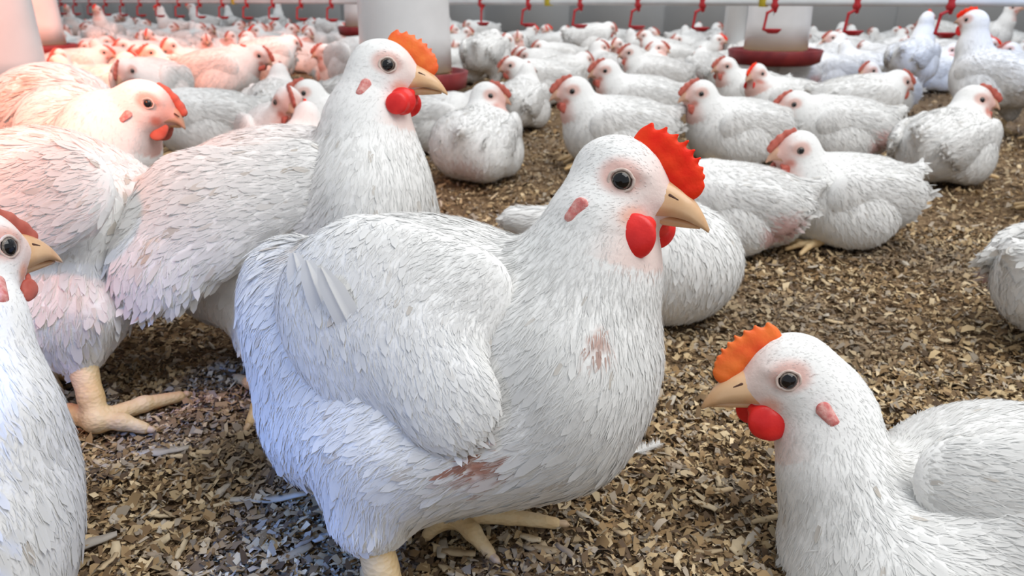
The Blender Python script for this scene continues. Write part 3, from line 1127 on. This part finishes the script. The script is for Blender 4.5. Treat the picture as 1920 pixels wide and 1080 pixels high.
# --- the hen standing behind it
hx, hu = look(rad(0), rad(-11))
hd2 = Head(P(722, 135, .745), hx, hu, 1.0)
pr = [pe(560, 425, .82, 262, 188, .10, -5), pe(700, 400, .78, 108, 190, .085), pe(440, 470, .85, 135, 145, .075), pc((690, 330, .765, 96), (688, 225, .755, 70)), pc((688, 225, .755, 70), (700, 165, .75, 56), .02),
      pc((490, 560, .80, 95), (487, 640, .775, 44)), pc((620, 560, .86, 90), (610, 640, .86, 44))]
ank = P(503, 748, .75); ank[2] = .016
bird('chicken', 'tall white hen with orange comb standing behind the large front hen', pr, hd2,
     [(hd2.O, -hx), (P(650, 170, .74), D_ + L_ * .5), (P(690, 280, .72), D_ + L_ * .2), (P(740, 400, .7), D_ + L_ * .3), (P(560, 260, .75), L_ + D_ * .25), (P(420, 300, .76), L_ + D_ * .5), (P(480, 450, .72), L_ + D_ * .3), (P(400, 590, .76), L_ * .5 + D_), (P(490, 600, .73), D_)],
     G(520, 745), res=.0035, n_fuzz=20000, n_contour=3600, fuzz_len=.017, dirt=.10, comb=M['comb_orange'], comb_size=.92, wattle_size=.85,
     wings=[dict(prims=[pc((560, 340, .73, 80), (400, 400, .715, 90), .04, FW, .35), pc((350, 400, .715, 72), (283, 505, .70, 80), .04, FW, .42)],
                 guides=[(P(560, 340, .72), L_ + D_ * .2), (P(400, 400, .7), L_ + D_ * .5), (P(300, 520, .69), D_ + L_ * .3)],
                 blades=[(P(330, 360, .70), L_ * .5 + D_, R_, -FW, .10, .02, -.1), (P(300, 380, .705), L_ * .5 + D_, R_, -FW, .09, .02, -.1)])],
     patches=[(P(395, 450, .72), .026, (.50, .25, .19), .6), (P(350, 575, .74), .02, (.48, .25, .2), .6), (P(290, 465, .69), .012, (.55, .36, .2), .6)],
     legs=[dict(hock=P(487, 650, .772), ankle=ank, toes=[G(600, 790), G(560, 830), G(470, 800)], r=.0105, hind=G(446, 716)),
           dict(hock=P(610, 640, .86), ankle=P(612, 690, .87) * (1, 1, 0) + (0, 0, .016), toes=[G(700, 720), G(690, 740), G(600, 740)], r=.0105)])

# --- hen cut by the left edge, far side
hx, hu = look(rad(-75), rad(-40))
hd3 = Head(P(215, 520, .88), hx, hu, 1.0)
pr = [pe(90, 440, .76, 205, 200, .10, -10), pe(110, 590, .74, 110, 88, .085), pe(215, 400, .80, 90, 95, .07), pc((215, 410, .82, 66), (212, 490, .87, 52)), pc((165, 590, .715, 75), (148, 665, .712, 40)), pc((70, 590, .80, 75), (85, 660, .80, 36))]
ank = P(182, 788, .70); ank[2] = .016
bird('chicken', 'hen bending behind the tall hen with its thick pale leg stepping forward', pr, hd3,
     [(P(60, 260, .7), R_ * .2 + L_ + D_ * .4), (P(150, 330, .68), L_ + D_ * .3), (P(250, 380, .74), L_ * .6 + D_ * .6), (P(100, 600, .66), D_ + L_ * .3), (hd3.O, L_), (P(160, 640, .68), D_)],
     G(150, 790), res=.004, n_fuzz=14000, n_contour=2600, fuzz_len=.018, dirt=.14,
     patches=[(P(130, 560, .68), .03, (.55, .40, .33), .4), (P(225, 370, .74), .015, (.45, .28, .2), .5)],
     legs=[dict(hock=P(150, 668, .712), ankle=ank, toes=[G(272, 812), G(338, 752), G(118, 790)], r=.0125, hind=G(96, 778)),
           dict(hock=P(85, 660, .80), ankle=P(75, 700, .80) * (1, 1, 0) + (0, 0, .016), toes=[G(130, 715), G(110, 735), G(30, 730)], r=.0115)],
     wings=[dict(prims=[pc((120, 360, .665, 95), (0, 420, .665, 90), .04, FW, .3)], guides=[(P(60, 380, .65), L_ + D_ * .4)])])

# --- red faced hen in the second row at the left
hx, hu = look(rad(-6), rad(-24))
hd4 = Head(P(280, 200, .97), hx, hu, 1.0)
pr = [pe(205, 290, 1.0, 82, 115, .085), pe(105, 215, 1.12, 112, 92, .09, 6), pe(150, 260, 1.06, 100, 100, .09), pc((225, 250, .985, 72), (258, 205, .975, 50), .025)]
bird('chicken', 'dirty hen with bare reddish face and hooked beak looking down between two hens', pr, hd4,
     [(hd4.O, -hx + D_ * .4), (P(220, 240, .93), D_ + L_ * .2), (P(200, 320, .9), D_), (P(60, 170, 1.0), L_ + D_ * .3)],
     G(180, 400), res=.004, n_fuzz=9000, n_contour=1800, fuzz_len=.018, dirt=.2, comb=M['comb_pink'], comb_size=.12, pink=1.25, young=True,
     patches=[(P(30, 190, 1.06), .035, (.50, .34, .22), .55), (P(60, 160, 1.04), .02, (.45, .33, .22), .6)], detail=2,
     legs=[dict(hock=P(190, 360, 1.0), ankle=G(190, 440) + (0, 0, .016), toes=[G(240, 450), G(220, 465), G(170, 460)]), dict(hock=P(140, 330, 1.1), ankle=G(140, 400) + (0, 0, .016), toes=[G(190, 400), G(170, 412), G(120, 410)])])

# --- hen whose face is cut by the left edge, close to the camera
hx, hu = look(rad(-72), rad(-14))
hd5 = Head(P(-50, 476, .49), hx, hu, 1.0)
pr = [pe(-60, 960, .475, 182, 345, .075, 3), pc((-20, 760, .465, 85), (-36, 600, .475, 62)), pc((-36, 600, .475, 62), (-44, 520, .49, 58), .02), pe(-220, 900, .56, 200, 240, .08)]
bird('chicken', 'close hen at the left frame edge showing one eye, beak and pale breast', pr, hd5,
     [(hd5.O, -hx), (P(-10, 600, .43), D_), (P(40, 800, .42), D_), (P(0, 1000, .42), D_)],
     G(-100, 1250), res=.0032, n_fuzz=15000, n_contour=1500, fuzz_len=.013, pink=1.2, comb=M['comb_pink'], comb_size=.05, wattle_size=.32,
     legs=[dict(hock=P(-60, 1220, .47), ankle=G(-60, 1330) + (0, 0, .016), toes=[G(0, 1340), G(-20, 1380), G(-100, 1360)]), dict(hock=P(-200, 1120, .55), ankle=G(-200, 1180) + (0, 0, .016), toes=[G(-130, 1190), G(-150, 1220), G(-220, 1210)])])

# --- smaller hen in the lower right corner
hx, hu = look(rad(0), rad(-14), False)
hd6 = Head(P(1473, 704, .55), hx, hu, 1.0)
pr = [pe(1870, 985, .55, 262, 232, .09, 4), pe(1650, 1110, .53, 172, 205, .08), pc((1600, 1060, .535, 120), (1563, 890, .54, 90)), pc((1563, 890, .54, 90), (1545, 780, .55, 84), .02), pc((1548, 780, .55, 80), (1535, 735, .55, 68), .02)]
bird('chicken', 'smaller white hen facing left in the lower corner with orange comb', pr, hd6,
     [(hd6.O, -hx), (P(1600, 740, .54), R_ * .6 + D_), (P(1550, 880, .51), D_ + R_ * .2), (P(1600, 1020, .48), D_ + R_ * .3), (P(1800, 800, .50), R_ + D_ * .25), (P(1800, 980, .48), R_ + D_ * .4)],
     G(1720, 1250), res=.003, n_fuzz=24000, n_contour=2600, fuzz_len=.014, comb=M['comb_orange'], comb_size=.95, wattle_size=.8,
     wings=[dict(prims=[pc((1800, 905, .492, 88), (1980, 950, .482, 130), .03, FW, .3)], guides=[(P(1800, 930, .47), R_ + D_ * .2)])],
     legs=[dict(hock=P(1690, 1200, .53), ankle=G(1690, 1290) + (0, 0, .016), toes=[G(1620, 1300), G(1630, 1340), G(1720, 1330)]), dict(hock=P(1800, 1160, .60), ankle=G(1790, 1200) + (0, 0, .016), toes=[G(1720, 1200), G(1740, 1230), G(1820, 1230)])])

# --- hen lying behind the front hen, only its round side in view
hx, hu = look(rad(-70), rad(-5), False)
hd7 = Head(P(1158, 362, 1.02), hx, hu, 1.0)
pr = [pe(1190, 492, .97, 192, 118, .10, 2), pe(1250, 495, .95, 128, 112, .09), pc((1060, 430, .99, 45), (965, 412, 1.0, 26)), pc((1155, 470, 1.0, 70), (1156, 385, 1.02, 44))]
bird('chicken', 'white hen resting close behind the front hen with its smooth round side showing', pr, hd7,
     [(P(1300, 430, .9), R_ * .3 + D_), (P(1320, 540, .88), D_), (P(1100, 430, .93), L_)],
     G(1190, 560), res=.004, n_fuzz=9000, n_contour=1500, fuzz_len=.014, detail=1,
     legs=[dict(hock=P(1220, 590, .92) + (0, .02, 0), ankle=G(1230, 600) + (0, .03, .014), toes=[G(1270, 596) + (0, .03, 0), G(1290, 590) + (0, .03, 0), G(1210, 590) + (0, .03, 0)], claws=False, r=.008)])


# ------------------------------------------------------------------ the flock: six poses, then copies
def proto(kind):
    sit = not kind.startswith('stand')
    z = 0.0 if sit else .075
    E = lambda c, r, k=.03: (ell((c[0], c[1], c[2] + z), r), k)
    K = lambda a, b, ra, rb, k=.025, **kw: (cone((a[0], a[1], a[2] + z), (b[0], b[1], b[2] + z), ra, rb, **kw), k)
    pr = [E((-.005, 0, .084), (.108, .088, .080)), E((.052, 0, .080), (.072, .080, .078)), E((-.075, 0, .080), (.066, .070, .066)),
          K((-.10, 0, .095), (-.150, 0, .130), .036, .013), E((.0, .066, .050), (.065, .036, .046)), E((.0, -.066, .050), (.065, .036, .046))]
    yaw, pit, nx, nz = 0, -8, .106, .172
    if kind == 'sit_turn': yaw = 40
    if kind == 'sit_away': yaw = -55
    if kind == 'sit_low': nx, nz, pit = .118, .140, -14
    if kind == 'sit_fluff': nx, nz, yaw = .092, .172, -80
    if kind == 'stand_tall': nx, nz, pit = .100, .235, 6
    if kind == 'stand_low': nx, nz, pit = .130, .135, -30
    O = np.array((nx, 0, nz + z))
    y, p = rad(yaw), rad(pit)
    hx = np.array((math.cos(y) * math.cos(p), math.sin(y) * math.cos(p), math.sin(p)))
    hd = Head(O, hx, unit(ZU * 1.0 - hx * hx[2]), 1.12)
    nb = O - hx * .012 + (0, 0, -.012)
    pr += [K((.068, 0, .108), ((nb[0] + .068) / 2 + .006, nb[1] * .5, (nb[2] - z + .108) / 2), .056, .042), ]
    m = np.array(((nb[0] + .068) / 2 + .006, nb[1] * .5, (nb[2] - z + .108) / 2 + z))
    pr += [(cone(m, nb, .044, .030), .02)]
    if kind == 'sit_fluff':
        pr += [E((-.085, .03, .09), (.065, .06, .068)), E((-.09, -.04, .065), (.055, .05, .055))]
    wings = []
    for sy in (1, -1):
        dr_ = .010 if kind in ('sit_turn', 'sit_fluff') else 0
        wings.append(dict(prims=[K((.035, sy * .074, .102), (-.072, sy * (.070 + dr_), .090 - dr_), .045, .031, .03, ax=(0, 1, 0), fl=.42), K((-.06, sy * .068, .092), (-.125, sy * .048, .102), .028, .013, .03, ax=(0, 1, 0), fl=.42)],
                          guides=[(np.array((0, sy * .09, .1 + z)), (-1, 0, -.25)), (np.array((.06, sy * .09, .11 + z)), (-.6, 0, -.7))]))
    legs = []
    if not sit:
        for sy, dx in ((1, .015), (-1, -.02)):
            pr.append((cone((dx, sy * .050, .105), (dx - .015, sy * .050, .062), .045, .022), .03))
            legs.append(dict(hock=(dx - .018, sy * .050, .07), ankle=(dx + .006, sy * .051, .016), toes=[(dx + .075, sy * .051, .006), (dx + .062, sy * .051 + .036, .006), (dx + .062, sy * .051 - .036, .006)], hind=(dx - .03, sy * .051, .006), claws=False, r=.0095, h=.003))
    else:
        for sy in (1, -1):
            legs.append(dict(hock=(.03, sy * .05, .03), ankle=(.070, sy * .048, .014), toes=[(.128, sy * .050, .006), (.118, sy * .050 + .03, .006), (.118, sy * .050 - .03, .006)], claws=False, r=.0085, h=.003))
    gd = [(hd.O, -hx), (m, (-.2, 0, -1)), (np.array((.12, 0, .08 + z)), (-.3, 0, -1)), (np.array((0, 0, .18 + z)), (-1, 0, 0)), (np.array((-.1, 0, .15 + z)), (-1, 0, -.1)), (np.array((0, .1, .06 + z)), (-.6, 0, -.8)), (np.array((0, -.1, .06 + z)), (-.6, 0, -.8)), (np.array((-.18, 0, .07 + z)), (-.5, 0, -.8))]
    cfg = dict(sit_up=('comb_pink', .45), sit_turn=('comb', .35), sit_away=('comb_pink', .4), sit_low=('comb_pink', .35), sit_fluff=('comb_pink', .4), stand_tall=('comb', .5), stand_low=('comb_pink', .4))[kind]
    pats = []
    if kind == 'sit_fluff': pats = [(np.array((-.15, .0, .03)), .05, (.62, .50, .48), .6)]
    if kind == 'sit_turn': pats = [(np.array((.02, -.09, .05)), .035, (.66, .40, .38), .7)]
    if kind == 'sit_low': pats = [(np.array((-.08, .08, .06)), .04, (.62, .34, .31), .75)]
    return bird('chicken', 'x', pr, hd, gd, (0, 0, 0), res=.0048, n_fuzz=5500, n_contour=1300, fuzz_len=.018, detail=1, comb=M[cfg[0]], comb_size=cfg[1],
                wings=wings, legs=legs, patches=pats, dirt=.22, pink=1.1, young=True, white=WHITE * .95, dirt_col=(.60, .56, .50))


KINDS = ['sit_up', 'sit_turn', 'sit_away', 'sit_low', 'sit_fluff', 'stand_tall', 'stand_low']
PRO = {k: proto(k) for k in KINDS}
used = set()
FARSKIP = ('leg', 'wattle', 'wing')


def place(kind, x, y, yaw, label, group=None, s=1.06, far=False):
    src = PRO[kind]
    if kind not in used:
        used.add(kind)
        r = src
    else:
        r = src.copy(); C.objects.link(r)
        for ch in src.children:
            if far and ch.name.split('.')[0] in ('leg', 'wattle'): continue
            c = ch.copy(); C.objects.link(c); c.parent = r
            for g in ch.children:
                d = g.copy(); C.objects.link(d); d.parent = c
    r.location = (x, y, 0)
    r.rotation_euler = (0, 0, math.radians(yaw))
    r.scale = (s, s, s)
    r['label'] = label; r['category'] = 'chicken'
    if group: r['group'] = group
    placed.append((x, y, .130 * s))
    return r


placed = []
NAMED = [
 # kind, u, bottom v, yaw, scale, label
 ('sit_fluff', 900, 352, 78, 1.0, 'fluffy hen lying with its rump to the camera right of the tall hen'),
 ('sit_low', 826, 292, -12, .95, 'hen lying low with bowed head between the tall hen and the fluffy rump'),
 ('sit_up', 975, 250, 75, .95, 'hen lying just behind the fluffy rumped hen with its back turned'),
 ('sit_low', 1016, 200, 188, 1.05, 'hen facing left beyond the bare litter strip with raised tail'),
 ('stand_low', 912, 178, 75, 1.08, 'greyish hen standing tail first beside the big feeder'),
 ('sit_up', 1152, 324, 186, 1.05, 'hen sitting upright by the bare litter strip, looking left with pale pink face'),
 ('sit_up', 1195, 252, 184, 1.05, 'hen lying behind the upright pale pink faced hen, its head over her back'),
 ('sit_up', 1372, 318, 190, 1.0, 'hen looking left directly above the red comb of the front hen'),
 ('sit_low', 1360, 490, 168, .88, 'hen with bare pink flank lying beside the beak of the front hen'),
 ('sit_up', 1562, 474, 190, .92, 'plump white hen with small red comb resting on open litter, facing left'),
 ('sit_away', 1755, 356, 38, 1.0, 'hen with raw pink patch lying at the open litter, its head turned away'),
 ('sit_low', 1560, 312, 176, 1.0, 'hen lying flat directly behind the plump hen on open litter'),
 ('sit_low', 1595, 258, 8, 1.08, 'long backed hen lying behind the flat lying one, tail toward bare litter'),
 ('sit_up', 1650, 224, 205, .92, 'small upright hen with reddish face at the edge of the bare litter'),
 ('sit_fluff', 1745, 174, 20, 1.0, 'round backed hen resting beyond the bare litter patch'),
 ('stand_tall', 1842, 262, 120, 1.05, 'tall hen stretching its neck up to the last drinker cup'),
 ('sit_turn', 1465, 248, 180, .98, 'red faced hen in the huddle under the feeder post, nearer of the pair'),
 ('sit_up', 1400, 222, 192, .98, 'red faced hen tucked behind its neighbour in the huddle under the feeder post'),
 ('sit_low', 1325, 184, 95, 1.1, 'broad backed hen lying with its rear to the camera below the cups'),
 ('sit_up', 1228, 190, 170, 1.05, 'brown faced hen sitting behind the broad gap of litter'),
 ('sit_fluff', 1135, 178, 105, 1.05, 'hen showing its stained vent beside the brown faced hen'),
 ('stand_low', 1100, 128, 15, 1.08, 'hen standing under the cups with lowered head, pointing right'),
 ('sit_up', 1545, 172, 182, 1.0, 'hen facing left right under the red pan of the post feeder'),
 ('sit_up', 866, 160, 170, 1.0, 'hen peeping out beside the right side of the big feeder'),
 ('sit_low', 1050, 138, 170, 1.0, 'hen lying in the third row under the third drinker cup'),
 ('sit_low', 2030, 672, 8, .95, 'hen at the right frame edge of which only the rear shows'),
 ('sit_up', 2062, 432, 170, 1.0, 'hen almost outside the right frame edge, white breast only'),
 ('sit_low', 2010, 275, 200, 1.0, 'hen lying at the right frame edge behind the hen with the raw patch'),
 ('sit_low', 1690, 134, 5, 1.0, 'hen lying in the back row under the second drinker cup from the end'),
 ('sit_up', 1598, 118, 175, 1.0, 'hen in the back row right of the post feeder'),
 ('sit_low', 1775, 128, 170, 1.0, 'hen in the back row below the last drinker cup'),
 ('sit_up', 1925, 170, 160, 1.0, 'hen in the corner behind the tall neck stretching hen'),
 ('sit_low', 1262, 142, 185, 1.0, 'hen lying behind the brown faced hen, half covered'),
 ('sit_up', 1385, 154, 10, 1.0, 'hen looking right just before the white wall post'),
 ('sit_low', 1470, 182, 185, 1.0, 'hen lying below the post feeder tube, head down'),
 # the left side
 ('stand_low', 428, 228, 5, 1.0, 'pale hen standing sideways in the flock with daylight under its belly'),
 ('sit_up', 540, 352, -62, 1.05, 'hen with pink wattles looking out frontally over the back of the tall hen'),
 ('sit_up', 668, 315, 196, 1.0, 'hen with pink face just left of the neck of the tall hen'),
 ('sit_low', 400, 300, 200, 1.05, 'hen lying behind the red faced hen, back toward the camera'),
]
for k, u, vb, yaw, s, lab in NAMED:
    g = G(u, vb)
    dirv = unit((g[0] - CAM[0], g[1] - CAM[1], 0))
    r_ = .075 * s + .04 * s * abs(math.sin(math.radians(yaw)))
    g = g + dirv * r_
    place(k, g[0], g[1], yaw, lab, s=s)

POSE = dict(sit_up='sitting with raised head', sit_turn='with bright red comb and turned head', sit_away='sitting with averted head', sit_low='lying low',
            sit_fluff='lying with fluffed rump', stand_tall='standing tall with stretched neck', stand_low='standing with lowered head')


def far_label(k, u, d):
    reg = 'in the back rows between feeder and wall' if u > 700 else ('packed just behind the front hens' if d < 2.6 else ('in the crowded middle of the flock' if d < 5 else 'in the farthest rows under the drinker line'))
    return 'hen ' + POSE[k] + ' ' + reg, 'hens ' + reg
tries = 0
nfar = 0
BL = [(P(u, 300, d), r) for u, d, r in ((-24, 2.0, .2), (76, 3.9, .2), (760, 2.28, .2), (1450, 3.1, .2), (692, 5.0, .2), (205, 1.0, .16), (110, 1.12, .2), (90, .8, .3), (550, .84, .3))]
while tries < 30000 and nfar < 235:
    tries += 1
    d = math.sqrt(random.uniform(1.25 ** 2, 9.2 ** 2))
    u = random.uniform(60, 1960)
    if u > 700 and (d < 3.3 or d > 6.6): continue
    x = (u - 960) / F * (d * .97 + .12); y = d
    if wn_ @ (np.array((x, y, 0)) - A) < .25: continue
    if any((x - a) ** 2 + (y - b) ** 2 < (.126 + r) ** 2 for a, b, r in placed): continue
    if any((x - q[0]) ** 2 + (y - q[1]) ** 2 < (r + .13) ** 2 for q, r in BL): continue
    k = random.choices(KINDS, [5, 3, 3, 5, 2, 1.2, 1.5])[0]
    lab, grp = far_label(k, u, d)
    place(k, x, y, random.uniform(0, 360), lab, grp, s=random.uniform(.95, 1.1), far=True)
    nfar += 1
